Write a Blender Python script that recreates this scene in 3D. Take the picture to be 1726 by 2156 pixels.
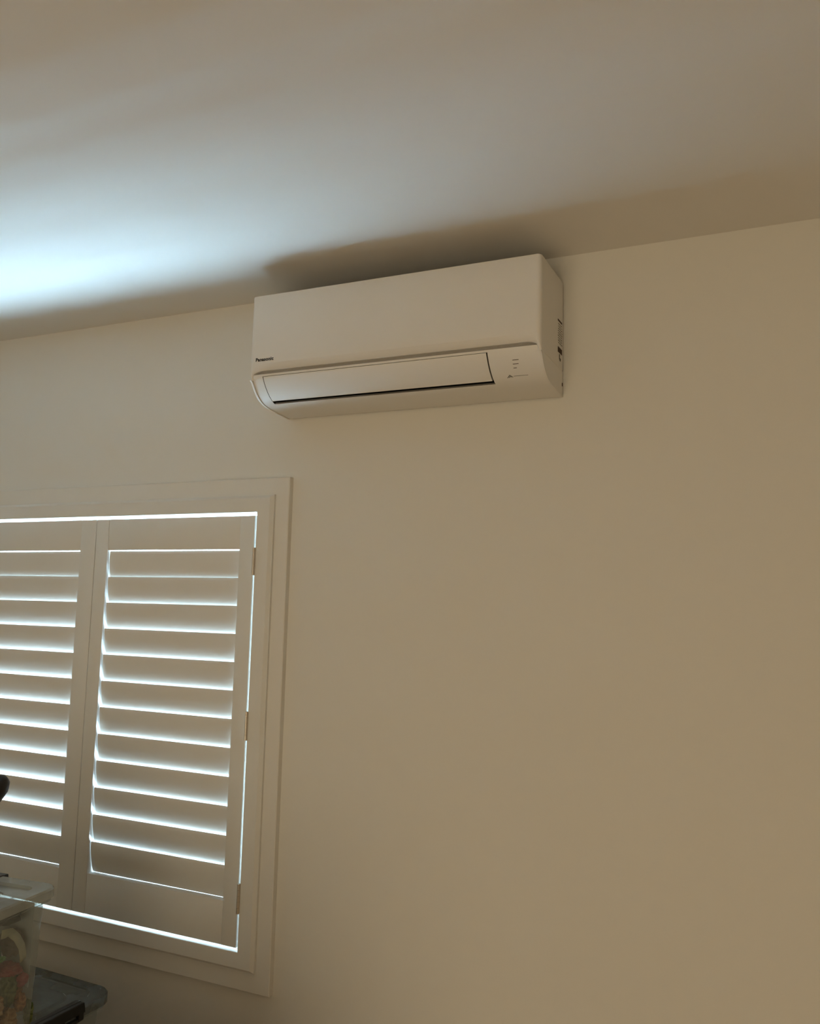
import bpy, bmesh, math, random
from mathutils import Vector, Matrix, noise

for o in list(bpy.data.objects):
    bpy.data.objects.remove(o, do_unlink=True)
SC = bpy.context.scene
COL = SC.collection
R = math.radians

# ------------------------------------------------------------------ camera
F_PX = 1809.2997
CAM_POS = Vector((0.2905, -1.9975, 1.8286))
RIGHT = Vector((0.9088, 0.4164, 0.0249))
DOWN = Vector((-0.0241, 0.1120, -0.9934))
FWD = Vector((-0.4164, 0.9023, 0.1119))
cam_d = bpy.data.cameras.new('camera')
cam = bpy.data.objects.new('camera', cam_d)
COL.objects.link(cam)
m = Matrix((RIGHT, -DOWN, -FWD)).transposed()
cam.matrix_world = Matrix.Translation(CAM_POS) @ m.to_4x4()
cam_d.sensor_fit = 'VERTICAL'
cam_d.sensor_height = 36.0
cam_d.lens = 36.0 * F_PX / 2156.0
cam_d.clip_start = 0.02
SC.camera = cam

# ------------------------------------------------------------------ world, lights, exposure
world = bpy.data.worlds.new('daylight')
SC.world = world
world.use_nodes = True
wn = world.node_tree.nodes
bg = wn.get('Background') or wn.new('ShaderNodeBackground')
bg.inputs['Color'].default_value = (0.62, 0.83, 1.0, 1)
bg.inputs['Strength'].default_value = 8.0

SC.view_settings.view_transform = 'Standard'
SC.view_settings.look = 'None'
SC.view_settings.gamma = 1.0
SC.view_settings.exposure = 0.36
SC.view_settings.use_curve_mapping = False


def area(name, loc, rot, sx, sy, power, color, portal=False):
    d = bpy.data.lights.new(name, 'AREA')
    d.shape = 'RECTANGLE'
    d.size = sx
    d.size_y = sy
    d.energy = power
    d.color = color
    o = bpy.data.objects.new(name, d)
    o.location = loc
    o.rotation_euler = rot
    COL.objects.link(o)
    if portal:
        d.cycles.is_portal = True
    return o


# sky portal right outside the shuttered window (guides sampling of the sky, adds no light)
area('window_sky_portal_offscreen', (-1.678, 0.125, 1.505), (R(-90), 0, 0), 1.30, 1.26, 1.0, (1, 1, 1), True)
# open daylight outside the window, thrown up off the pale ground along the house wall
area('window_daylight_offscreen', (-4.4, 0.46, 0.05), (R(180), 0, 0), 9.6, 0.68, 2800.0, (0.50, 0.77, 1.0))
# warm light of the room side, filling the doorway behind the camera
area('doorway_behind_camera_offscreen', (-0.25, -4.50, 1.05), (R(90), 0, 0), 1.9, 2.0, 30.0, (1.0, 0.82, 0.55))


# ------------------------------------------------------------------ materials
def mat(name, col, rough=0.5, spec=0.5, metal=0.0, noise_amt=0.0, noise_scale=20.0, bump=0.0, bump_scale=300.0, coat=0.0):
    m = bpy.data.materials.new(name)
    m.use_nodes = True
    nt = m.node_tree
    b = nt.nodes['Principled BSDF']
    b.inputs['Base Color'].default_value = (*col, 1)
    b.inputs['Roughness'].default_value = rough
    b.inputs['Specular IOR Level'].default_value = spec
    b.inputs['Metallic'].default_value = metal
    b.inputs['Coat Weight'].default_value = coat
    tc = nt.nodes.new('ShaderNodeTexCoord')
    if noise_amt > 0:
        n = nt.nodes.new('ShaderNodeTexNoise')
        n.inputs['Scale'].default_value = noise_scale
        n.inputs['Detail'].default_value = 4
        nt.links.new(tc.outputs['Object'], n.inputs['Vector'])
        r = nt.nodes.new('ShaderNodeValToRGB')
        r.color_ramp.elements[0].position = 0.3
        r.color_ramp.elements[1].position = 0.7
        r.color_ramp.elements[0].color = (*[c * (1 - noise_amt) for c in col], 1)
        r.color_ramp.elements[1].color = (*[min(1, c * (1 + noise_amt)) for c in col], 1)
        nt.links.new(n.outputs['Fac'], r.inputs['Fac'])
        nt.links.new(r.outputs['Color'], b.inputs['Base Color'])
    if bump > 0:
        n2 = nt.nodes.new('ShaderNodeTexNoise')
        n2.inputs['Scale'].default_value = bump_scale
        n2.inputs['Detail'].default_value = 3
        nt.links.new(tc.outputs['Object'], n2.inputs['Vector'])
        bp = nt.nodes.new('ShaderNodeBump')
        bp.inputs['Strength'].default_value = bump
        bp.inputs['Distance'].default_value = 0.0006
        nt.links.new(n2.outputs['Fac'], bp.inputs['Height'])
        nt.links.new(bp.outputs['Normal'], b.inputs['Normal'])
    return m


def clear_mat(name, tint, gloss=0.12, milk=0.2, milk_col=(0.6, 0.66, 0.68), rough=0.05, wear=0.0):
    """thin clear plastic / glass sheet: see-through, glossy, with a milky share"""
    m = bpy.data.materials.new(name)
    m.use_nodes = True
    nt = m.node_tree
    nt.nodes.clear()
    out = nt.nodes.new('ShaderNodeOutputMaterial')
    tr = nt.nodes.new('ShaderNodeBsdfTransparent')
    tr.inputs['Color'].default_value = (*tint, 1)
    df = nt.nodes.new('ShaderNodeBsdfDiffuse')
    df.inputs['Color'].default_value = (*milk_col, 1)
    mx = nt.nodes.new('ShaderNodeMixShader')
    mx.inputs['Fac'].default_value = milk
    if wear > 0:
        tc = nt.nodes.new('ShaderNodeTexCoord')
        n = nt.nodes.new('ShaderNodeTexNoise')
        n.inputs['Scale'].default_value = 14
        n.inputs['Detail'].default_value = 5
        nt.links.new(tc.outputs['Object'], n.inputs['Vector'])
        mr = nt.nodes.new('ShaderNodeMapRange')
        mr.inputs['From Min'].default_value = 0.3
        mr.inputs['From Max'].default_value = 0.7
        mr.inputs['To Min'].default_value = max(0, milk - wear)
        mr.inputs['To Max'].default_value = milk + wear
        nt.links.new(n.outputs['Fac'], mr.inputs['Value'])
        nt.links.new(mr.outputs['Result'], mx.inputs['Fac'])
    nt.links.new(tr.outputs[0], mx.inputs[1])
    nt.links.new(df.outputs[0], mx.inputs[2])
    gl = nt.nodes.new('ShaderNodeBsdfGlossy')
    gl.inputs['Roughness'].default_value = rough
    lw = nt.nodes.new('ShaderNodeLayerWeight')
    lw.inputs['Blend'].default_value = 0.5
    pw = nt.nodes.new('ShaderNodeMath')
    pw.operation = 'POWER'
    pw.inputs[1].default_value = 8.0
    nt.links.new(lw.outputs['Facing'], pw.inputs[0])
    fr = nt.nodes.new('ShaderNodeMath')
    fr.operation = 'MULTIPLY_ADD'
    fr.inputs[1].default_value = 0.9
    fr.inputs[2].default_value = gloss * 0.35
    nt.links.new(pw.outputs[0], fr.inputs[0])
    m2 = nt.nodes.new('ShaderNodeMixShader')
    nt.links.new(fr.outputs[0], m2.inputs['Fac'])
    nt.links.new(mx.outputs[0], m2.inputs[1])
    nt.links.new(gl.outputs[0], m2.inputs[2])
    nt.links.new(m2.outputs[0], out.inputs['Surface'])
    return m


M = {}
M['wall'] = mat('wall_paint', (0.79, 0.775, 0.73), 0.65, 0.25, noise_amt=0.012, noise_scale=1.3, bump=0.12, bump_scale=260)
M['ceil'] = mat('ceiling_paint', (0.83, 0.815, 0.78), 0.8, 0.15, noise_amt=0.012, noise_scale=1.1, bump=0.08, bump_scale=220)
M['trim'] = mat('trim_gloss_paint', (0.80, 0.785, 0.745), 0.38, 0.4, noise_amt=0.01, noise_scale=6)
M['shutter'] = mat('shutter_satin_paint', (0.79, 0.785, 0.755), 0.34, 0.4, noise_amt=0.01, noise_scale=8)
M['hinge'] = mat('hinge_metal', (0.62, 0.56, 0.48), 0.35, 0.5, 0.6, noise_amt=0.04, noise_scale=60)
M['alu'] = mat('aluminium_window', (0.72, 0.72, 0.70), 0.4, 0.5, 0.2, noise_amt=0.02, noise_scale=40)
M['acw'] = mat('unit_white_plastic', (0.84, 0.825, 0.79), 0.45, 0.45, noise_amt=0.006, noise_scale=9)
M['acs'] = mat('unit_shell_plastic', (0.82, 0.80, 0.765), 0.42, 0.4, noise_amt=0.006, noise_scale=9)
M['acgrey'] = mat('unit_inner_grey_plastic', (0.30, 0.27, 0.23), 0.55, 0.3, noise_amt=0.03, noise_scale=30)
M['acmid'] = mat('unit_recess_grey_plastic', (0.42, 0.39, 0.35), 0.5, 0.3, noise_amt=0.02, noise_scale=30)
M['acdark'] = mat('unit_dark_interior', (0.025, 0.024, 0.022), 0.7, 0.2, noise_amt=0.05, noise_scale=40)
M['ink'] = mat('black_print', (0.012, 0.012, 0.012), 0.5, 0.3, noise_amt=0.05, noise_scale=200)
M['inkg'] = mat('grey_print', (0.10, 0.085, 0.06), 0.6, 0.2, noise_amt=0.05, noise_scale=200)
M['inkb'] = mat('brown_print', (0.055, 0.03, 0.015), 0.6, 0.2, noise_amt=0.05, noise_scale=200)
M['blackp'] = mat('black_plastic', (0.008, 0.009, 0.011), 0.35, 0.45, noise_amt=0.1, noise_scale=60, bump=0.1)
M['clear'] = clear_mat('clear_plastic', (0.88, 0.91, 0.90), 0.16, 0.26, (0.50, 0.54, 0.53), 0.08, 0.05)
M['rim'] = clear_mat('clear_plastic_rim', (0.84, 0.88, 0.87), 0.34, 0.50, (0.48, 0.51, 0.49), 0.10, 0.08)
M['frost'] = clear_mat('frosted_lid_plastic', (0.62, 0.67, 0.67), 0.06, 0.50, (0.17, 0.19, 0.19), 0.3, 0.15)
M['glass'] = clear_mat('window_glass', (0.97, 0.985, 0.98), 0.12, 0.0, (0.5, 0.5, 0.5), 0.01)
M['timber'] = mat('timber', (0.36, 0.22, 0.12), 0.4, 0.4, noise_amt=0.25, noise_scale=7, bump=0.15, bump_scale=90)


def floor_mat():
    m = bpy.data.materials.new('timber_floorboards')
    m.use_nodes = True
    nt = m.node_tree
    b = nt.nodes['Principled BSDF']
    b.inputs['Roughness'].default_value = 0.4
    tc = nt.nodes.new('ShaderNodeTexCoord')
    br = nt.nodes.new('ShaderNodeTexBrick')
    br.inputs['Color1'].default_value = (0.66, 0.48, 0.30, 1)
    br.inputs['Color2'].default_value = (0.58, 0.41, 0.25, 1)
    br.inputs['Mortar'].default_value = (0.08, 0.05, 0.03, 1)
    br.inputs['Scale'].default_value = 1.0
    br.inputs['Brick Width'].default_value = 1.4
    br.inputs['Row Height'].default_value = 0.13
    br.inputs['Mortar Size'].default_value = 0.002
    nt.links.new(tc.outputs['Object'], br.inputs['Vector'])
    nt.links.new(br.outputs['Color'], b.inputs['Base Color'])
    return m


M['floor'] = floor_mat()


def cloth_mat(name, c1, c2, scale=25.0, c3=None):
    m = bpy.data.materials.new(name)
    m.use_nodes = True
    nt = m.node_tree
    b = nt.nodes['Principled BSDF']
    b.inputs['Roughness'].default_value = 0.85
    b.inputs['Specular IOR Level'].default_value = 0.2
    tc = nt.nodes.new('ShaderNodeTexCoord')
    n = nt.nodes.new('ShaderNodeTexNoise')
    n.inputs['Scale'].default_value = scale
    n.inputs['Detail'].default_value = 6
    n.inputs['Distortion'].default_value = 1.6
    r = nt.nodes.new('ShaderNodeValToRGB')
    r.color_ramp.elements[0].position = 0.38
    r.color_ramp.elements[1].position = 0.62
    r.color_ramp.elements[0].color = (*c1, 1)
    r.color_ramp.elements[1].color = (*c2, 1)
    if c3:
        e = r.color_ramp.elements.new(0.5)
        e.color = (*c3, 1)
    nt.links.new(tc.outputs['Object'], n.inputs['Vector'])
    nt.links.new(n.outputs['Fac'], r.inputs['Fac'])
    nt.links.new(r.outputs['Color'], b.inputs['Base Color'])
    bp = nt.nodes.new('ShaderNodeBump')
    bp.inputs['Strength'].default_value = 0.6
    bp.inputs['Distance'].default_value = 0.004
    nt.links.new(n.outputs['Fac'], bp.inputs['Height'])
    nt.links.new(bp.outputs['Normal'], b.inputs['Normal'])
    return m


# ------------------------------------------------------------------ helpers
def link(name, me, material, parent=None, smooth=None):
    o = bpy.data.objects.new(name, me)
    COL.objects.link(o)
    if material is not None and not me.materials:
        me.materials.append(material)
    if parent is not None:
        o.parent = parent
    if smooth is not None:
        for p in me.polygons:
            p.use_smooth = True
        if smooth < 180:
            me.set_sharp_from_angle(angle=R(smooth))
    return o


def from_bm(name, bm, material, parent=None, smooth=None):
    bmesh.ops.recalc_face_normals(bm, faces=bm.faces[:])
    me = bpy.data.meshes.new(name)
    bm.to_mesh(me)
    bm.free()
    return link(name, me, material, parent, smooth)


def add_box(bm, x0, x1, y0, y1, z0, z1):
    vs = [bm.verts.new((x, y, z)) for z in (z0, z1) for y in (y0, y1) for x in (x0, x1)]
    for f in ((0, 1, 3, 2), (4, 6, 7, 5), (0, 4, 5, 1), (2, 3, 7, 6), (0, 2, 6, 4), (1, 5, 7, 3)):
        bm.faces.new([vs[i] for i in f])
    return vs


def box(name, x0, x1, y0, y1, z0, z1, material, parent=None, bevel=0.0, seg=2):
    bm = bmesh.new()
    add_box(bm, x0, x1, y0, y1, z0, z1)
    if bevel > 0:
        bmesh.ops.bevel(bm, geom=bm.edges[:], offset=bevel, segments=seg, profile=0.5, affect='EDGES')
    return from_bm(name, bm, material, parent, 35 if bevel > 0 else None)


def empty(name, loc, label=None, cat=None, group=None, kind=None, rotz=0.0):
    o = bpy.data.objects.new(name, None)
    o.empty_display_size = 0.05
    o.location = loc
    o.rotation_euler = (0, 0, rotz)
    COL.objects.link(o)
    tag(o, label, cat, group, kind)
    return o


def tag(o, label=None, cat=None, group=None, kind=None):
    if label:
        o['label'] = label
    if cat:
        o['category'] = cat
    if group:
        o['group'] = group
    if kind:
        o['kind'] = kind
    return o


def adopt(child, parent):
    """parent while keeping the world placement (parents are unrotated empties)"""
    child.parent = parent
    child.matrix_parent_inverse = Matrix.Translation(-parent.location)


def grid_mesh(name, rows, material, parent=None, closed_u=False, smooth=40, thick=0.0, skip=None, cap=False):
    """rows: list of lists of points; quads between consecutive rows"""
    bm = bmesh.new()
    vr = [[bm.verts.new(p) for p in r] for r in rows]
    n = len(rows[0])
    for i in range(len(rows) - 1):
        for j in range(n if closed_u else n - 1):
            if skip and skip(i, j):
                continue
            k = (j + 1) % n
            bm.faces.new((vr[i][j], vr[i][k], vr[i + 1][k], vr[i + 1][j]))
    if cap:
        bm.faces.new(vr[0][::-1])
        bm.faces.new(vr[-1])
    loose = [v for v in bm.verts if not v.link_faces]
    bmesh.ops.delete(bm, geom=loose, context='VERTS')
    o = from_bm(name, bm, material, parent, smooth)
    if thick:
        md = o.modifiers.new('wall', 'SOLIDIFY')
        md.thickness = abs(thick)
        md.offset = -1 if thick > 0 else 1
    return o


def mitred_member(name, pts_inner, pts_outer, section, material, parent):
    """one side of a picture frame. pts: (start,end) (x,z) corners at inner and outer edge.
    section: list of (t, y): t=0 inner .. 1 outer"""
    rows = []
    for a, b in ((pts_inner[0], pts_outer[0]), (pts_inner[1], pts_outer[1])):
        rows.append([(a[0] + (b[0] - a[0]) * t, y, a[1] + (b[1] - a[1]) * t) for t, y in section])
    return grid_mesh(name, rows, material, parent, closed_u=True, smooth=25, cap=True)


def picture_frame(parent, part, x0, x1, z0, z1, X0, X1, Z0, Z1, section, material):
    ci = [(x0, z0), (x1, z0), (x1, z1), (x0, z1)]
    co = [(X0, Z0), (X1, Z0), (X1, Z1), (X0, Z1)]
    for i in range(4):
        j = (i + 1) % 4
        mitred_member(part, (ci[i], ci[j]), (co[i], co[j]), section, material, parent)


# ------------------------------------------------------------------ the room
XL, XR, YB, ZC = -2.72, 2.5, -4.0, 2.7
T = 0.11
# opening of the shuttered window
OX0, OX1, OZ0, OZ1 = -2.288, -1.052, 0.893, 2.116


def wall_with_hole(name, x0, x1, y0, y1, z0, z1, hx0, hx1, hz0, hz1, material):
    bm = bmesh.new()
    add_box(bm, x0, hx0, y0, y1, z0, z1)
    add_box(bm, hx1, x1, y0, y1, z0, z1)
    if hz0 > z0:
        add_box(bm, hx0, hx1, y0, y1, z0, hz0)
    add_box(bm, hx0, hx1, y0, y1, hz1, z1)
    bmesh.ops.remove_doubles(bm, verts=bm.verts[:], dist=1e-5)
    return tag(from_bm(name, bm, material), kind='structure')


wall_with_hole('wall_back', XL - T, XR + T, 0.0, T, 0.0, ZC, OX0, OX1, OZ0, OZ1, M['wall'])
tag(box('wall_left', XL - T, XL, -4.0, 0.0, 0.0, ZC, M['wall']), kind='structure')
tag(box('wall_right', XR, XR + T, -4.0, 0.0, 0.0, ZC, M['wall']), kind='structure')
wall_with_hole('wall_front', XL - T, XR + T, YB - 0.12, YB, 0.0, ZC, -1.25, 0.75, 0.0, 2.1, M['wall'])
tag(box('ceiling', XL - T, XR + T, YB - 0.9, T, ZC, ZC + 0.1, M['ceil']), kind='structure')
tag(box('floor', XL - T, XR + T, YB - 0.9, T, -0.1, 0.0, M['floor']), kind='structure')
# the hall beyond the doorway behind the camera
tag(box('wall_hall_end', -1.5, 1.0, YB - 0.9, YB - 0.8, 0.0, ZC, M['wall']), kind='structure')
tag(box('wall_hall_left', -1.6, -1.5, YB - 0.9, YB - 0.12, 0.0, ZC, M['wall']), kind='structure')
tag(box('wall_hall_right', 1.0, 1.1, YB - 0.9, YB - 0.12, 0.0, ZC, M['wall']), kind='structure')
tag(box('baseboard_back', XL, XR, -0.018, 0.0, 0.0, 0.09, M['trim'], bevel=0.004), kind='structure')

# ------------------------------------------------------------------ window, architrave, shutter frame
win = empty('window_1', (-1.678, 0.12, OZ0), kind='structure')
sash = []
WY0, WY1 = 0.055, 0.105


def wpart(name, *a, **k):
    o = box(name, *a, **k)
    adopt(o, win)
    return o


wpart('window_frame', OX0, OX0 + 0.035, WY0, WY1, OZ0, OZ1, M['alu'], bevel=0.002)
wpart('window_frame', OX1 - 0.035, OX1, WY0, WY1, OZ0, OZ1, M['alu'], bevel=0.002)
wpart('window_frame', OX0 + 0.035, OX1 - 0.035, WY0, WY1, OZ0, OZ0 + 0.03, M['alu'], bevel=0.002)
wpart('window_frame', OX0 + 0.035, OX1 - 0.035, WY0, WY1, OZ1 - 0.03, OZ1, M['alu'], bevel=0.002)
wpart('mullion', -1.70, -1.656, WY0 + 0.01, WY1 - 0.01, OZ0 + 0.03, OZ1 - 0.03, M['alu'], bevel=0.002)
wpart('pane', OX0 + 0.035, -1.70, 0.078, 0.082, OZ0 + 0.03, OZ1 - 0.03, M['glass'])
wpart('pane', -1.656, OX1 - 0.035, 0.078, 0.082, OZ0 + 0.03, OZ1 - 0.03, M['glass'])

# flat architrave boards on the wall, mitred
FX0, FX1, FZ0, FZ1 = -2.2545, -1.0820, 0.9255, 2.0840      # shutter frame inner edge
arch = empty('trim_1', (-1.678, 0, 0.827), kind='structure')
sec = [(0.0, 0.0), (0.0, -0.018), (0.97, -0.018), (1.0, -0.0165), (1.0, 0.0)]
picture_frame(arch, 'architrave_board', OX0, OX1, OZ0, OZ1, -2.3515, -0.988, 0.827, 2.180, sec, M['trim'])
for o in list(arch.children):
    o.matrix_parent_inverse = Matrix.Translation(-arch.location)

sfr = empty('trim_2', (-1.678, 0, 0.877), kind='structure')
# outer chamfer, flat face, light stop behind
sec = [(0.0, -0.014), (0.0, -0.031), (0.03, -0.0325), (0.80, -0.0325), (0.96, -0.0255), (1.0, -0.0255), (1.0, -0.0182), (0.42, -0.0182), (0.42, -0.014)]
picture_frame(sfr, 'frame_member', FX0, FX1, FZ0, FZ1, -2.3085, -1.0310, 0.877, 2.1320, sec, M['shutter'])
for o in list(sfr.children):
    o.matrix_parent_inverse = Matrix.Translation(-sfr.location)

# ------------------------------------------------------------------ shutter panels
PZ0, PZ1 = 0.9335, 2.0745
RZ0, RZ1 = 1.0455, 1.9815          # clear height between rails
PITCH = 0.0768
Z_FIRST = 1.9345


def slat_mesh(length, name='slat'):
    a, b = 0.0445, 0.0055
    n = 20
    bm = bmesh.new()
    rings = []
    for x in (-length / 2, length / 2):
        rings.append([bm.verts.new((x, b * math.sin(2 * math.pi * k / n), a * math.cos(2 * math.pi * k / n))) for k in range(n)])
    for k in range(n):
        bm.faces.new((rings[0][k], rings[0][(k + 1) % n], rings[1][(k + 1) % n], rings[1][k]))
    bm.faces.new(rings[0][::-1])
    bm.faces.new(rings[1])
    bmesh.ops.recalc_face_normals(bm, faces=bm.faces[:])
    me = bpy.data.meshes.new(name)
    bm.to_mesh(me)
    bm.free()
    for p in me.polygons:
        p.use_smooth = len(p.vertices) == 4
    me.set_sharp_from_angle(angle=R(50))
    me.materials.append(M['shutter'])
    return me


def hinge(parent, x, z, side):
    h = box('hinge', x - 0.0050, x + 0.0035, -0.0345, -0.0325, z - 0.038, z + 0.038, M['hinge'], bevel=0.0006)
    adopt(h, parent)
    bm = bmesh.new()
    for k in range(5):
        z0 = z - 0.038 + k * 0.0152
        bmesh.ops.create_cone(bm, cap_ends=True, segments=10, radius1=0.0042, radius2=0.0042, depth=0.0146,
                              matrix=Matrix.Translation((x, -0.0365, z0 + 0.0076)))
    kn = from_bm('knuckle', bm, M['hinge'], None, 40)
    kn.parent = h


def shutter(x0, x1, tilts, hinge_x, label, rebate, STILE):
    e = empty('plantation_shutter', ((x0 + x1) / 2, 0, PZ0), label, 'shutter', 'shutter panels of the window')
    y0, y1 = -0.0280, -0.0010

    def put(*a, **k):
        o = box(*a, **k)
        adopt(o, e)
        return o
    put('stile', x0, x0 + STILE, y0, y1, PZ0, PZ1, M['shutter'], bevel=0.0018)
    put('stile', x1 - STILE, x1, y0, y1, PZ0, PZ1, M['shutter'], bevel=0.0018)
    put('rail', x0 + STILE, x1 - STILE, y0 + 0.0012, y1 - 0.001, RZ1, PZ1, M['shutter'], bevel=0.0014)
    put('rail', x0 + STILE, x1 - STILE, y0 + 0.0012, y1 - 0.001, PZ0, RZ0, M['shutter'], bevel=0.0014)
    if rebate:
        put('rebate_strip', x0 - 0.010, x0 + 0.012, y1 + 0.0005, y1 + 0.006, PZ0 + 0.004, PZ1 - 0.004, M['shutter'])
    gap = 0.0028
    L = (x1 - x0) - 2 * STILE - 2 * gap
    me = slat_mesh(L)
    for i in range(12):
        o = link('slat', me, None)
        o.location = ((x0 + x1) / 2, -0.0125, Z_FIRST - PITCH * i)
        o.rotation_euler = (R(tilts[i]), 0, 0)
        adopt(o, e)
    for z in (1.947, 1.505, 1.061):
        hinge(e, hinge_x, z, 0)
    return e


# tilt about X: top edge swings towards the room
tr = [6.5, 9, 10.5, 11, 10.5, 11, 10.5, 11.5, 10.5, 11.5, 10.5, 10]
tl = [6.5, 9.5, 11.5, 12, 12.5, 12.5, 13, 14, 14.5, 14.5, 13.5, 11]
shutter(-1.6670, -1.0898, tr, -1.0832, 'white louvred shutter panel hinged on the frame beside the bare wall', True, 0.0485)
shutter(-2.2450, -1.6690, tl, -2.2500, 'white louvred shutter panel behind the clear storage box, wider slat gaps', False, 0.0600)

# ------------------------------------------------------------------ air conditioner
AX0, AX1, AY, AZ1 = -1.011, -0.232, -0.196, 2.6315
ac = empty('air_conditioner', ((AX0 + AX1) / 2, 0, 2.345),
           'white wall-mounted split air conditioner under the ceiling beside the window', 'air conditioner')


def acp(o):
    adopt(o, ac)
    return o


# --- wrap-around front cover: plan path from left rear round the front to right rear
def plan_path():
    r = 0.011
    pts = []
    for y in (-0.004, -0.05, -0.10, -0.15):
        pts.append((AX0, y, -1, 0))
    for k in range(7):
        a = math.pi / 2 * k / 6
        pts.append((AX0 + r - r * math.cos(a), AY + r - r * math.sin(a), -math.cos(a), -math.sin(a)))
    xs = [0.005, 0.010, 0.016, 0.024, 0.034, 0.046, 0.06, 0.09]
    W = AX1 - AX0
    mids = [0.2, 0.3, 0.4, 0.5, 0.6]
    for d in xs + mids + [W - 2 * r - q for q in xs[::-1]]:
        pts.append((AX0 + r + d, AY, 0, -1))
    for k in range(7):
        a = math.pi / 2 * k / 6
        pts.append((AX1 - r + r * math.sin(a), AY + r - r * math.cos(a), math.sin(a), -math.cos(a)))
    for y in (-0.15, -0.10, -0.05, -0.004):
        pts.append((AX1, y, 1, 0))
    return pts


def corner_drop(d, rad, h):
    if d >= rad:
        return 0.0
    t = 1 - max(d, 0) / rad
    return h * (1 - math.sqrt(max(0, 1 - t * t)))


path = plan_path()
specs = []           # rows: functions (point)->(inset, z)
rows = []


def zbot(p):
    d = min(p[0] - AX0, AX1 - p[0])
    if p[1] > AY + 0.012:
        d = 0
    return 2.4318 - corner_drop(d, 0.042, 0.0233)


def zband(p):
    d = min(p[0] - AX0, AX1 - p[0])
    if p[1] > AY + 0.012:
        d = 0
    return 2.4475 - corner_drop(d, 0.058, 0.0350)


def row(fn):
    r_ = []
    for p in path:
        ins, z = fn(p)
        r_.append((p[0] - p[2] * ins, p[1] - p[3] * ins, z))
    return r_


def bandscale(p):
    return 0.0100 * min(1.0, max(0.0, (zband(p) - zbot(p)) / 0.017))


rows.append(row(lambda p: (0.022, AZ1)))
rows.append(row(lambda p: (0.0025, AZ1)))
rows.append(row(lambda p: (0.0007, AZ1 - 0.0007)))
rows.append(row(lambda p: (0.0, AZ1 - 0.0025)))
for t in (0.3, 0.6, 0.9):
    rows.append(row(lambda p, t=t: (0.0, (AZ1 - 0.0025) * (1 - t) + (zband(p) + 0.003) * t)))
rows.append(row(lambda p: (0.0, zband(p) + 0.002)))
rows.append(row(lambda p: (bandscale(p) * 0.08, zband(p))))
rows.append(row(lambda p: (bandscale(p) * 0.55, zband(p) * 0.45 + zbot(p) * 0.55)))
rows.append(row(lambda p: (bandscale(p), zbot(p) + 0.0008)))
rows.append(row(lambda p: (bandscale(p) + 0.001, zbot(p))))
rows.append(row(lambda p: (bandscale(p) + 0.012, zbot(p) + 0.001)))
cover = acp(grid_mesh('front_cover', rows, M['acs'], smooth=28))

# --- lower profile (y, z), top to rear bottom
PROF = [(-0.1885, 2.4222), (-0.1860, 2.4130), (-0.1800, 2.4020), (-0.1720, 2.3910), (-0.1630, 2.3805), (-0.1500, 2.3690),
        (-0.1350, 2.3602), (-0.1180, 2.3552), (-0.1000, 2.3525), (-0.0600, 2.3495), (-0.0300, 2.3475), (-0.004, 2.3460)]


def resample(poly, n):
    segs = [math.dist(a, b) for a, b in zip(poly, poly[1:])]
    tot = sum(segs)
    out = []
    for i in range(n + 1):
        t = tot * i / n
        for k, s in enumerate(segs):
            if t <= s + 1e-12 or k == len(segs) - 1:
                f = min(1, t / s)
                a, b = poly[k], poly[k + 1]
                out.append((a[0] + (b[0] - a[0]) * f, a[1] + (b[1] - a[1]) * f))
                break
            t -= s
    return out


def smooth_poly(poly, it=2):
    for _ in range(it):
        q = [poly[0]]
        for a, b in zip(poly, poly[1:]):
            q.append((a[0] * .75 + b[0] * .25, a[1] * .75 + b[1] * .25))
            q.append((a[0] * .25 + b[0] * .75, a[1] * .25 + b[1] * .75))
        q.append(poly[-1])
        poly = q
    return poly


SM = smooth_poly(PROF, 2)


def cut_at_z(poly, z):
    for i, (a, b) in enumerate(zip(poly, poly[1:])):
        if a[1] >= z >= b[1]:
            f = (a[1] - z) / (a[1] - b[1])
            return i, (a[0] + (b[0] - a[0]) * f, z)


def split_profile(z1, z2):
    i, pa = cut_at_z(SM, z1)
    j, pb = cut_at_z(SM, z2)
    return SM[:i + 1] + [pa], [pa] + SM[i + 1:j + 1] + [pb], [pb] + SM[j + 1:]


Z_FT, Z_OB = 2.4170, 2.3576
top_p, mid_p, low_p = split_profile(Z_FT, Z_OB)
prof_rows = top_p + mid_p[1:] + low_p[1:]
nt_, nm_ = len(top_p) - 1, len(mid_p) - 1
FXa, FXb = -0.9750, -0.3600          # outlet opening
xs = [AX0 + 0.0055, AX0 + 0.012, AX0 + 0.025, FXa, -0.85, -0.7, -0.55, -0.45, FXb, -0.32, -0.28, AX1 - 0.012, AX1 - 0.0045]
rws = [[(x, -0.150, 2.4205) for x in xs], [(x, -0.187, 2.4224) for x in xs]]
off = len(rws)
for (y, z) in prof_rows:
    rws.append([(x, y, z) for x in xs])


def skip_outlet(i, j):
    return off + nt_ <= i < off + nt_ + nm_ and 3 <= j < 8


acp(grid_mesh('outlet_fascia', rws, M['acw'], smooth=30, skip=skip_outlet))

# --- grey recess between cover and fascia
acp(grid_mesh('recess_strip', [[(x, y, z) for x in (AX0 + 0.012, -0.6, AX1 - 0.012)] for y, z in ((-0.168, 2.440), (-0.176, 2.436), (-0.178, 2.4208))], M['acmid'], smooth=40))

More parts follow.
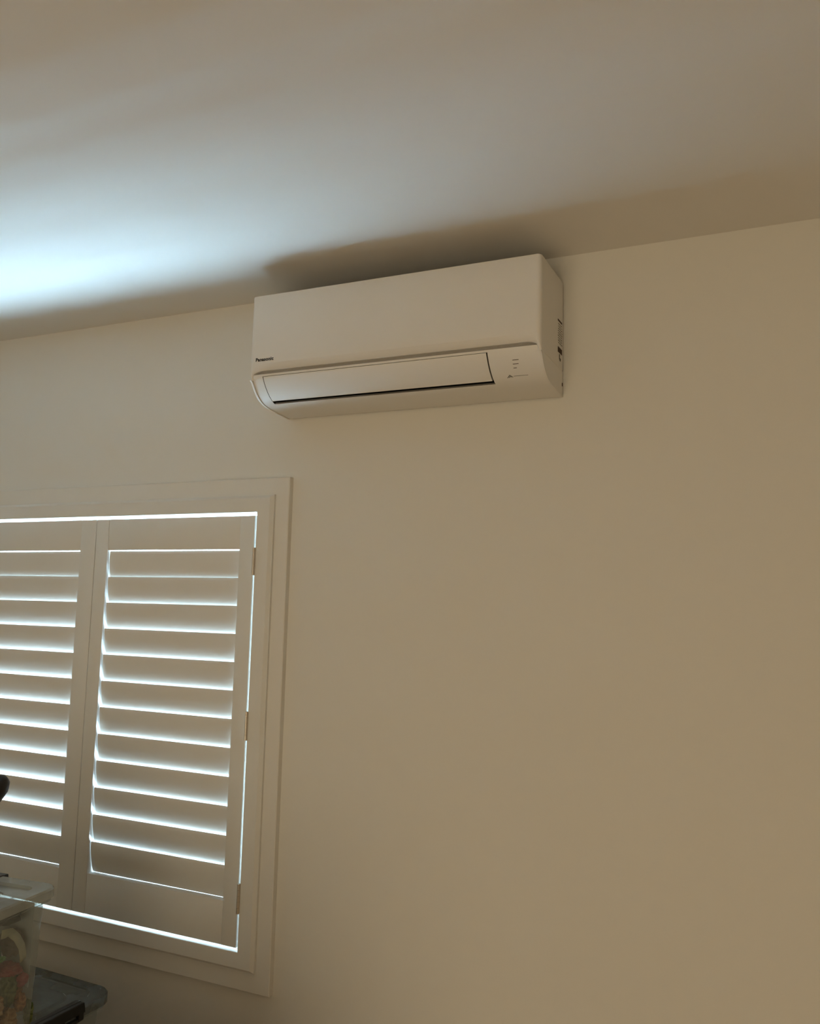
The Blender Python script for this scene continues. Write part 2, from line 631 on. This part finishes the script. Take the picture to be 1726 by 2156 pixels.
# --- side cheeks below the cover
ck = [(-0.1930, 2.4080)] + [(y - 0.0045 * max(0, min(1, (z - 2.349) / 0.02)), z - 0.0012) for y, z in SM if z < 2.405] + [(-0.004, 2.4080)]
for xa, xb in ((AX0, AX0 + 0.005), (AX1 - 0.004, AX1)):
    bm = bmesh.new()
    fa = [bm.verts.new((xa, y, z)) for y, z in ck]
    fb = [bm.verts.new((xb, y, z)) for y, z in ck]
    bm.faces.new(fa)
    bm.faces.new(fb[::-1])
    for i in range(len(ck)):
        j = (i + 1) % len(ck)
        bm.faces.new((fa[i], fa[j], fb[j], fb[i]))
    acp(from_bm('side_cheek', bm, M['acs'], None, 30))

# --- outlet duct behind the opening
duct = [(mid_p[0][0] + 0.001, Z_FT), (-0.165, 2.4190), (-0.110, 2.4150), (-0.070, 2.3950), (-0.075, 2.3720), (-0.108, 2.3640), (mid_p[-1][0], Z_OB)]
dr = [[(x, y, z) for x in (FXa, FXb)] for y, z in duct]
acp(grid_mesh('outlet_duct', dr, M['acdark'], smooth=40))
for x in (FXa, FXb):
    bm = bmesh.new()
    bm.faces.new([bm.verts.new((x, y, z)) for y, z in duct[:-1] + list(reversed(mid_p[::3]))])
    acp(from_bm('duct_end', bm, M['acdark']))
lip = [(mid_p[-1][0] + 0.0006, Z_OB - 0.0002), (-0.121, 2.3632), (-0.108, 2.3665), (-0.095, 2.3690)]
acp(grid_mesh('outlet_lip', [[(x, y, z) for x in (FXa, -0.6, FXb)] for y, z in lip], M['acmid'], smooth=40))

# --- the movable flap
flp = [q for q in mid_p if q[1] > 2.3625]
flp[0] = (flp[0][0] + 0.0016, flp[0][1] - 0.0032)
flp.append((-0.1395, 2.3622))
bm = bmesh.new()
outer, inner = [], []
fx0, fx1 = FXa + 0.0020, FXb - 0.0032
for i, (y, z) in enumerate(flp):
    a = flp[max(0, i - 1)]
    b = flp[min(len(flp) - 1, i + 1)]
    t = Vector((b[0] - a[0], b[1] - a[1])).normalized()
    n = Vector((t[1], -t[0]))
    if n[0] > 0:
        n = -n
    o_ = (y + n[0] * 0.0006, z + n[1] * 0.0006)
    i_ = (y - n[0] * 0.0060, z - n[1] * 0.0060)
    outer.append([bm.verts.new((x, *o_)) for x in (fx0, -0.66, fx1)])
    inner.append([bm.verts.new((x, *i_)) for x in (fx0, -0.66, fx1)])
for i in range(len(flp) - 1):
    for j in range(2):
        bm.faces.new((outer[i][j], outer[i][j + 1], outer[i + 1][j + 1], outer[i + 1][j]))
        bm.faces.new((inner[i][j], inner[i + 1][j], inner[i + 1][j + 1], inner[i][j + 1]))
    for j in (0, 2):
        bm.faces.new((outer[i][j], outer[i + 1][j], inner[i + 1][j], inner[i][j]))
for i in (0, len(flp) - 1):
    for j in range(2):
        bm.faces.new((outer[i][j], outer[i][j + 1], inner[i][j + 1], inner[i][j]))
acp(from_bm('air_flap', bm, M['acw'], None, 35))

# --- inside, grille on top, mounting plate
acp(box('inner_chassis', AX0 + 0.012, AX1 - 0.012, -0.165, -0.010, 2.424, 2.610, M['acdark']))
acp(box('mounting_plate', AX0 + 0.02, AX1 - 0.02, -0.010, 0.0, 2.36, 2.60, M['acdark']))
gm = bpy.data.meshes.new('grille_bar')
bm = bmesh.new()
add_box(bm, -0.375, 0.375, -0.0035, 0.0035, -0.004, 0.004)
bm.to_mesh(gm)
bm.free()
gm.materials.append(M['acgrey'])
for k in range(11):
    g = link('grille_bar', gm, None)
    g.location = ((AX0 + AX1) / 2, -0.165 + k * 0.0148, 2.622)
    acp(g)


# --- print on the unit
def text_mesh(name, body, size, material, extrude=0.0002, shear=0.0, bold=0.0, space=1.0):
    c = bpy.data.curves.new(name, 'FONT')
    c.body = body
    c.size = size
    c.extrude = extrude
    c.shear = shear
    c.offset = bold
    c.space_character = space
    o = bpy.data.objects.new(name, c)
    COL.objects.link(o)
    dg = bpy.context.evaluated_depsgraph_get()
    me = bpy.data.meshes.new_from_object(o.evaluated_get(dg))
    bpy.data.objects.remove(o, do_unlink=True)
    bpy.data.curves.remove(c)
    me.name = name
    me.materials.clear()
    me.materials.append(material)
    return me


tm = text_mesh('brand_lettering', 'Panasonic', 0.0125, M['ink'], 0.00015, 0.0, 0.00052, 1.08)
w = max(v.co.x for v in tm.vertices) - min(v.co.x for v in tm.vertices)
t = link('brand_lettering', tm, None)
t.rotation_euler = (R(90), 0, 0)
t.scale = (0.0545 / w, 1.0, 1.0)
t.location = (-0.9925, AY - 0.0002, 2.4553)
acp(t)
t['label'] = 'black brand lettering'


def prof_point(z):
    i, p_ = cut_at_z(SM, z)
    a, b = SM[i], SM[i + 1]
    t_ = Vector((b[0] - a[0], b[1] - a[1])).normalized()
    return p_[0], z, t_


def marks(name, items, material):
    """items: (xa, xb, z, height, slant) little printed bars lying on the fascia"""
    bm = bmesh.new()
    for xa, za, xb, zb, h in items:
        vs = []
        for (x, z) in ((xa, za), (xb, zb)):
            y, z_, t_ = prof_point(z)
            n = Vector((t_[1], -t_[0]))
            if n[0] > 0:
                n = -n
            for s in (-1, 1):
                vs.append(bm.verts.new((x, y + t_[0] * h / 2 * s + n[0] * 0.0004, z_ + t_[1] * h / 2 * s + n[1] * 0.0004)))
        bm.faces.new((vs[0], vs[2], vs[3], vs[1]))
    return acp(from_bm(name, bm, material))


for xa, xb, z in ((-0.3034, -0.2887, 2.3963), (-0.3041, -0.2905, 2.3887), (-0.3046, -0.2967, 2.3813)):
    marks('indicator_mark', [(xa, z, xb, z, 0.0016)], M['inkg'])
# mountain-like emblem of chevrons, then a line of fine print
zi = 2.3655
marks('emblem', [(-0.3250, zi - 0.0005, -0.3178, zi + 0.0038, 0.0022), (-0.3178, zi + 0.0038, -0.3115, zi, 0.0022),
                 (-0.3212, zi - 0.0003, -0.3172, zi + 0.0018, 0.0018), (-0.3172, zi + 0.0018, -0.3150, zi, 0.0018)], M['ink'])
fine = []
x = -0.3090
random.seed(4)
while x < -0.276:
    wl = random.uniform(0.0012, 0.0022)
    fine.append((x, 2.3671, x + wl, 2.3671, 0.0013))
    x += wl + 0.0004
marks('fine_print', fine, M['inkg'])


def side_marks(name, rects, material):
    bm = bmesh.new()
    for y0, y1, z0, z1 in rects:
        bm.faces.new([bm.verts.new((AX1 + 0.0003, y, z)) for y, z in ((y0, z0), (y1, z0), (y1, z1), (y0, z1))])
    return acp(from_bm(name, bm, material))


side_marks('rating_heading', [(-0.052, -0.013, 2.5215, 2.5262)], M['inkb'])
rects = []
for k in range(9):
    z = 2.5165 - k * 0.0058
    y = -0.052 + random.uniform(0, 0.006)
    while y < -0.014:
        wl = random.uniform(0.004, 0.011)
        rects.append((y, min(y + wl, -0.011), z - 0.0022, z))
        y += wl + random.uniform(0.0015, 0.004)
side_marks('rating_print', rects, M['inkg'])
side_marks('rating_block', [(-0.050, -0.012, 2.4455, 2.4590)], M['inkb'])
side_marks('rating_footer', [(-0.038, -0.031, 2.430, 2.443), (-0.034, -0.024, 2.427, 2.434)], M['inkg'])
acp(box('side_clip', AX1 - 0.001, AX1 + 0.0008, -0.0105, -0.0065, 2.371, 2.379, M['inkb']))


# ------------------------------------------------------------------ storage boxes
def rrect(w, d, r, z, n=5):
    pts = []
    for cx, cy, a0 in ((w / 2 - r, d / 2 - r, 0), (-w / 2 + r, d / 2 - r, 90), (-w / 2 + r, -d / 2 + r, 180), (w / 2 - r, -d / 2 + r, 270)):
        for k in range(n + 1):
            a = R(a0 + 90 * k / n)
            pts.append((cx + r * math.cos(a), cy + r * math.sin(a), z))
    return pts


def tub(name, w, d, h, taper, r, material, parent, rim=0.018):
    """open tapered tub with a rolled rim, local coords, base at z=0"""
    t = 0.0022
    rs = []
    rs.append(rrect(0.02, 0.02, 0.009, 0.0))
    rs.append(rrect(w - 2 * taper - 0.02, d - 2 * taper - 0.02, r, 0.0))
    rs.append(rrect(w - 2 * taper, d - 2 * taper, r, 0.008))
    k0 = h - rim - 0.004
    rs.append(rrect(w - 2 * taper * (1 - k0 / h), d - 2 * taper * (1 - k0 / h), r, k0))
    rs.append(rrect(w + 2 * 0.012, d + 2 * 0.012, r + 0.006, h - rim))
    rs.append(rrect(w + 2 * 0.013, d + 2 * 0.013, r + 0.006, h - 0.002))
    rs.append(rrect(w + 2 * 0.010, d + 2 * 0.010, r + 0.006, h))
    rs.append(rrect(w - 2 * t, d - 2 * t, r, h))
    return grid_mesh(name, rs, material, parent, closed_u=True, smooth=35)


def lid(name, w, d, z, r, material, parent, rise=0.012):
    ww, dd = w + 2 * 0.018, d + 2 * 0.018
    rs = [rrect(ww, dd, r + 0.01, z - 0.010), rrect(ww, dd, r + 0.01, z + rise - 0.004), rrect(ww - 0.006, dd - 0.006, r + 0.008, z + rise),
          rrect(ww - 0.07, dd - 0.07, r, z + rise), rrect(ww - 0.078, dd - 0.078, r, z + rise - 0.006),
          rrect(ww - 0.15, dd - 0.15, r, z + rise - 0.006), rrect(ww - 0.16, dd - 0.16, r, z + rise - 0.001),
          rrect(0.05, 0.05, 0.02, z + rise - 0.001)]
    o = grid_mesh(name, rs, material, parent, closed_u=True, smooth=35)
    return o


def clip(parent, x, y, z, length, along, material, normal):
    """black latch with a slot hanging on the lid edge. along: 0 = along local y, 1 = along local x; normal = +1/-1"""
    h, th = 0.034, 0.014
    L = length
    bm = bmesh.new()
    add_box(bm, 0, th, -L / 2, L / 2, 0.012, h)
    add_box(bm, 0, th, -L / 2, -L / 2 + 0.018, -0.008, 0.012)
    add_box(bm, 0, th, L / 2 - 0.018, L / 2, -0.008, 0.012)
    add_box(bm, 0, th, -L / 2 + 0.018, L / 2 - 0.018, -0.008, -0.001)
    add_box(bm, 0, th, -L / 2 + 0.060, L / 2 - 0.060, -0.001, 0.012)
    add_box(bm, -0.016, 0.002, -L / 2, L / 2, h - 0.006, h + 0.001)
    bmesh.ops.remove_doubles(bm, verts=bm.verts[:], dist=1e-6)
    o = from_bm('latch', bm, material)
    o.parent = parent
    o.location = (x, y, z)
    o.rotation_euler = (0, 0, {(0, 1): 0, (0, -1): math.pi, (1, 1): math.pi / 2, (1, -1): -math.pi / 2}[(along, normal)])
    md = o.modifiers.new('soft', 'BEVEL')
    md.width = 0.0025
    md.segments = 2
    md.limit_method = 'ANGLE'
    return o


YAW = R(6.2)
# big clear tub: back-right rim corner at (-1.23,-0.502,1.20)
BW, BD, BH = 0.56, 0.38, 0.385
ux, uy = Vector((math.cos(YAW), math.sin(YAW), 0)), Vector((-math.sin(YAW), math.cos(YAW), 0))
corner = Vector((-1.231, -0.5035, 0))
bc = corner - ux * (BW / 2 + 0.018) - uy * (BD / 2 + 0.018)
BASE1 = 0.804
b1 = empty('storage_box', (bc.x, bc.y, BASE1), 'tall clear plastic storage box packed with colourful crafts, in front of the shutter', 'storage box', rotz=YAW)
tub('tub', BW, BD, BH, 0.012, 0.018, M['clear'], b1)
lid('lid', BW, BD, BH, 0.022, M['rim'], b1, 0.011)
clip(b1, 0.055, BD / 2 + 0.019, BH - 0.022, 0.17, 1, M['blackp'], 1)
clip(b1, 0.055, -BD / 2 - 0.019, BH - 0.022, 0.17, 1, M['blackp'], -1)

# second box low by the wall
b2 = empty('storage_box', (-1.41 - 0.25, -0.10 - 0.175, 0.42), 'low storage box with frosted lid and black latch under the window', 'storage box', rotz=R(-1.5))
tub('tub', 0.46, 0.31, 0.365, 0.022, 0.045, M['clear'], b2)
lid('lid', 0.46, 0.31, 0.365, 0.045, M['frost'], b2, 0.013)
clip(b2, 0.46 / 2 + 0.014, -0.030, 0.360, 0.165, 0, M['blackp'], 1)

# box under the big one and a low bench that carries them
b3 = empty('storage_box', (bc.x, bc.y, 0.42), 'clear plastic storage box under the box of crafts', 'storage box', rotz=YAW)
tub('tub', BW, BD, 0.372, 0.012, 0.018, M['clear'], b3)
lid('lid', BW, BD, 0.372, 0.022, M['clear'], b3, 0.012)

bench = empty('low_bench', (-1.72, -0.50, 0), 'low timber bench under the storage boxes', 'bench')
for nm, a in (('bench_top', (-2.15, -1.24, -0.965, -0.04, 0.385, 0.42)), ('leg', (-2.13, -2.07, -0.96, -0.90, 0, 0.385)),
              ('leg', (-1.32, -1.26, -0.96, -0.90, 0, 0.385)), ('leg', (-2.13, -2.07, -0.12, -0.06, 0, 0.385)),
              ('leg', (-1.32, -1.26, -0.12, -0.06, 0, 0.385))):
    adopt(box(nm, *a, M['timber'], bevel=0.004), bench)


# --- things inside the clear box: crumpled fabric and craft scraps
def crumple(name, loc, size, seed, material, label, cat, amp=0.35, freq=2.5, rot=(0, 0, 0)):
    bm = bmesh.new()
    bmesh.ops.create_icosphere(bm, subdivisions=4, radius=1.0)
    off_ = Vector((seed * 3.1, seed * 1.7, seed * 5.3))
    for v in bm.verts:
        d = v.co.normalized()
        n1 = noise.noise(d * freq + off_)
        n2 = abs(noise.noise(d * freq * 2.3 + off_))
        v.co = d * (1 + amp * n1 - amp * 0.8 * n2)
    bmesh.ops.scale(bm, vec=size, verts=bm.verts[:])
    o = from_bm(name, bm, material, None, 180)
    o.location = loc
    o.rotation_euler = rot
    tag(o, label, cat, 'crafts in the clear box')
    return o


def inbox(dx, dy, z):
    """dx: distance in from the right wall, dy: distance from the back wall towards the room"""
    p_ = corner - ux * (0.030 + dx) - uy * (0.030 + dy)
    return (p_.x, p_.y, z)


cm = {
    'teal': cloth_mat('teal_cloth', (0.03, 0.09, 0.075), (0.08, 0.17, 0.14), 20),
    'cream': cloth_mat('cream_ribbon', (0.42, 0.42, 0.28), (0.55, 0.53, 0.38), 12),
    'red': cloth_mat('red_cloth', (0.30, 0.03, 0.04), (0.42, 0.09, 0.08), 30),
    'rust': cloth_mat('rust_raffia', (0.22, 0.07, 0.02), (0.55, 0.28, 0.12), 42, (0.36, 0.15, 0.06)),
    'mauve': cloth_mat('mauve_cloth', (0.16, 0.11, 0.10), (0.27, 0.20, 0.17), 18),
    'green': cloth_mat('olive_leaves', (0.05, 0.08, 0.02), (0.20, 0.22, 0.09), 40),
    'slate': cloth_mat('dark_slate_cloth', (0.035, 0.04, 0.04), (0.09, 0.10, 0.095), 16),
    'lime': cloth_mat('bright_green_felt', (0.10, 0.28, 0.08), (0.16, 0.36, 0.12), 20),
}
Z0 = BASE1 + 0.012
items = [
    ('raffia_bundle', 0.175, 0.165, Z0 + 0.075, (0.115, 0.120, 0.055), 'rust', 'large rust raffia tangle at the bottom of the clear box', 'raffia', 3.2),
    ('raffia_bundle', 0.060, 0.022, 0.926, (0.034, 0.022, 0.022), 'rust', 'rust raffia tuft in the bottom corner of the clear box', 'raffia', 3.4),
    ('raffia_bundle', 0.052, 0.014, 0.981, (0.032, 0.017, 0.025), 'rust', 'rust raffia tuft right below the red cloth', 'raffia', 3.6),
    ('raffia_bundle', 0.052, 0.066, 0.965, (0.030, 0.022, 0.032), 'straw', 'straw coloured raffia tuft beside the olive leaves', 'raffia', 3.4),
    ('raffia_bundle', 0.022, 0.012, 0.962, (0.013, 0.012, 0.020), 'rust', 'small rust raffia knot against the side of the clear box', 'raffia', 3.6),
    ('raffia_bundle', 0.024, 0.040, 0.940, (0.014, 0.016, 0.018), 'straw', 'small straw raffia knot under the olive leaves', 'raffia', 3.6),
    ('fabric_bundle', 0.020, 0.012, 1.008, (0.012, 0.014, 0.014), 'red', 'small red cloth scrap against the side of the clear box', 'cloth', 3.0),
    ('leaf_bundle', 0.038, 0.034, 0.992, (0.020, 0.018, 0.032), 'green', 'olive green leaf bundle between the raffia tufts', 'greenery', 3.0),
    ('leaf_bundle', 0.014, -0.006, 0.936, (0.011, 0.009, 0.028), 'green', 'narrow olive leaf sprig pressed in the box corner', 'greenery', 3.0),
    ('fabric_bundle', 0.050, 0.026, 1.030, (0.032, 0.023, 0.015), 'red', 'dark red cloth lying across the raffia', 'cloth', 3.0),
    ('fabric_bundle', 0.055, 0.014, 1.080, (0.032, 0.017, 0.028), 'mauve', 'brown mauve cloth bundle above the red cloth', 'cloth', 2.6),
    ('fabric_bundle', 0.062, 0.082, 1.072, (0.036, 0.028, 0.050), 'teal', 'teal cloth bundle in the clear box', 'cloth', 2.6),
    ('fabric_bundle', 0.085, 0.040, 1.143, (0.060, 0.046, 0.024), 'slate', 'dark slate cloth at the top of the clear box', 'cloth', 2.4),
    ('fabric_bundle', 0.150, 0.130, 1.020, (0.048, 0.060, 0.075), 'slate', 'dark slate cloth heap filling the middle of the clear box', 'cloth', 2.4),
    ('felt_scrap', 0.016, 0.084, 1.075, (0.007, 0.012, 0.006), 'lime', 'small bright green felt scrap in front of the teal cloth', 'felt', 2.0),
]
cm['straw'] = cloth_mat('straw_raffia', (0.30, 0.14, 0.05), (0.62, 0.42, 0.22), 46, (0.45, 0.25, 0.10))
for k, (nm, dx, dy, z, size, c_, lb, ct, fq) in enumerate(items):
    crumple(nm, inbox(dx, dy, z), size, k + 1, cm[c_], lb, ct, 0.32, fq, (0, 0, YAW))

# grey sheet added to imitate glare on the box and cover the bright slit
M['glare_sheet'] = mat('glare_sheet_grey', (0.50, 0.54, 0.54), 0.6, 0.3, noise_amt=0.04, noise_scale=30)
bm = bmesh.new()
cq = [(0.016, 1.163), (0.118, 1.163), (0.105, 1.070), (0.055, 1.000), (0.018, 0.985)]
va = [bm.verts.new(inbox(dx, -0.004, z)) for dx, z in cq]
vb = [bm.verts.new(inbox(dx, -0.0055, z)) for dx, z in cq]
bm.faces.new(va)
bm.faces.new(vb[::-1])
for i in range(len(cq)):
    j = (i + 1) % len(cq)
    bm.faces.new((va[i], va[j], vb[j], vb[i]))
tag(from_bm('glare_blocker', bm, M['glare_sheet']), 'added grey sheet imitating glare and covering the bright slit behind the clear box', 'glare_sheet', 'crafts in the clear box')

# cream ribbon arching down the side
rb = []
ctl = [(0.014, 0.090, 1.127), (0.013, 0.066, 1.125), (0.011, 0.048, 1.108), (0.010, 0.033, 1.085), (0.011, 0.026, 1.062), (0.014, 0.020, 1.045)]
for i in range(len(ctl) - 1):
    for f in (0, 0.5):
        q = [ctl[i][j] * (1 - f) + ctl[i + 1][j] * f for j in range(3)]
        d = (ctl[i + 1][1] - ctl[i][1], ctl[i + 1][2] - ctl[i][2])
        L_ = math.hypot(*d)
        nx_, nz_ = -d[1] / L_ * 0.009, d[0] / L_ * 0.009
        rb.append([inbox(q[0], q[1] + nx_, q[2] + nz_), inbox(q[0], q[1] - nx_, q[2] - nz_)])
tag(grid_mesh('ribbon', rb, cm['cream'], smooth=180, thick=0.0015), 'cream ribbon curving down inside the clear box', 'ribbon', 'crafts in the clear box')


# ------------------------------------------------------------------ unseen chest of drawers, added to shade the low left wall
chest = empty('shading_chest', (-1.35, -1.19, 0), 'added out-of-view dark timber chest of drawers that shades the low left wall', 'chest')
M['darkwood'] = mat('dark_timber', (0.10, 0.065, 0.04), 0.45, 0.4, noise_amt=0.25, noise_scale=9, bump=0.1, bump_scale=80)
adopt(box('carcass', -2.05, -0.66, -1.38, -0.99, 0.05, 0.97, M['darkwood'], bevel=0.004), chest)
adopt(box('chest_top', -2.07, -0.64, -1.40, -0.98, 0.97, 1.0, M['darkwood'], bevel=0.004), chest)
adopt(box('plinth', -2.02, -0.69, -1.36, -1.01, 0.0, 0.05, M['darkwood']), chest)
for k in range(3):
    d_ = box('drawer', -2.02, -0.69, -1.398, -1.381, 0.08 + k * 0.295, 0.36 + k * 0.295, M['darkwood'], bevel=0.003)
    adopt(d_, chest)
    for xk in (-1.70, -1.0):
        kb = box('knob', xk - 0.015, xk + 0.015, -1.42, -1.398, 0.205 + k * 0.295, 0.235 + k * 0.295, M['hinge'], bevel=0.005)
        kb.parent = d_


# ------------------------------------------------------------------ black grip standing on the clear box, mostly out of frame
st = empty('black_stand', (-1.475, -0.62, 1.20), 'black stand with a rounded knob in front of the shutter slats', 'stand')


def tube(name, pts, rad, material, parent, n=12):
    rs = []
    for i, (p_, r_) in enumerate(zip(pts, rad)):
        a = Vector(pts[max(0, i - 1)])
        b = Vector(pts[min(len(pts) - 1, i + 1)])
        t_ = (b - a).normalized()
        u = t_.cross(Vector((0, 1, 0.01))).normalized()
        v = t_.cross(u)
        rs.append([tuple(Vector(p_) + u * r_ * math.cos(2 * math.pi * k / n) + v * r_ * math.sin(2 * math.pi * k / n)) for k in range(n)])
    o = grid_mesh(name, rs, material, None, closed_u=True, smooth=50, cap=True)
    adopt(o, parent)
    return o


tube('knob_arm', [(-1.475, -0.62, 1.300), (-1.42, -0.62, 1.330), (-1.365, -0.62, 1.373), (-1.330, -0.62, 1.402), (-1.312, -0.62, 1.424), (-1.303, -0.62, 1.437), (-1.298, -0.62, 1.444)],
     [0.014, 0.017, 0.021, 0.023, 0.023, 0.018, 0.008], M['blackp'], st)
tube('post', [(-1.475, -0.62, 1.212), (-1.475, -0.62, 1.35), (-1.475, -0.62, 1.50)], [0.014, 0.014, 0.012], M['blackp'], st)
tube('base_disc', [(-1.475, -0.62, 1.2005), (-1.475, -0.62, 1.2065), (-1.475, -0.62, 1.213)], [0.055, 0.055, 0.04], M['blackp'], st, 24)


# ------------------------------------------------------------------ floor lamp behind the camera, switched off
LX, LY = 1.12, -1.75
fl = empty('floor_lamp', (LX, LY, 0), 'unlit brass floor lamp with an upturned bowl shade', 'lamp')
M['brass'] = mat('brushed_brass', (0.62, 0.45, 0.22), 0.35, 0.5, 1.0, noise_amt=0.05, noise_scale=50)
tube('base', [(LX, LY, 0.0), (LX, LY, 0.02), (LX, LY, 0.03)], [0.14, 0.14, 0.03], M['brass'], fl, 28)
tube('pole', [(LX, LY, 0.03), (LX, LY, 1.0), (LX, LY, 1.62)], [0.012, 0.012, 0.012], M['brass'], fl, 14)
bowl = [(0.02, 1.62), (0.08, 1.635), (0.13, 1.665), (0.165, 1.71), (0.17, 1.72), (0.158, 1.712), (0.12, 1.675), (0.02, 1.645)]
rs_ = [[(LX + r_ * math.cos(2 * math.pi * k / 28), LY + r_ * math.sin(2 * math.pi * k / 28), z_) for k in range(28)] for r_, z_ in bowl]
adopt(grid_mesh('bowl_shade', rs_, M['brass'], None, closed_u=True, smooth=40), fl)
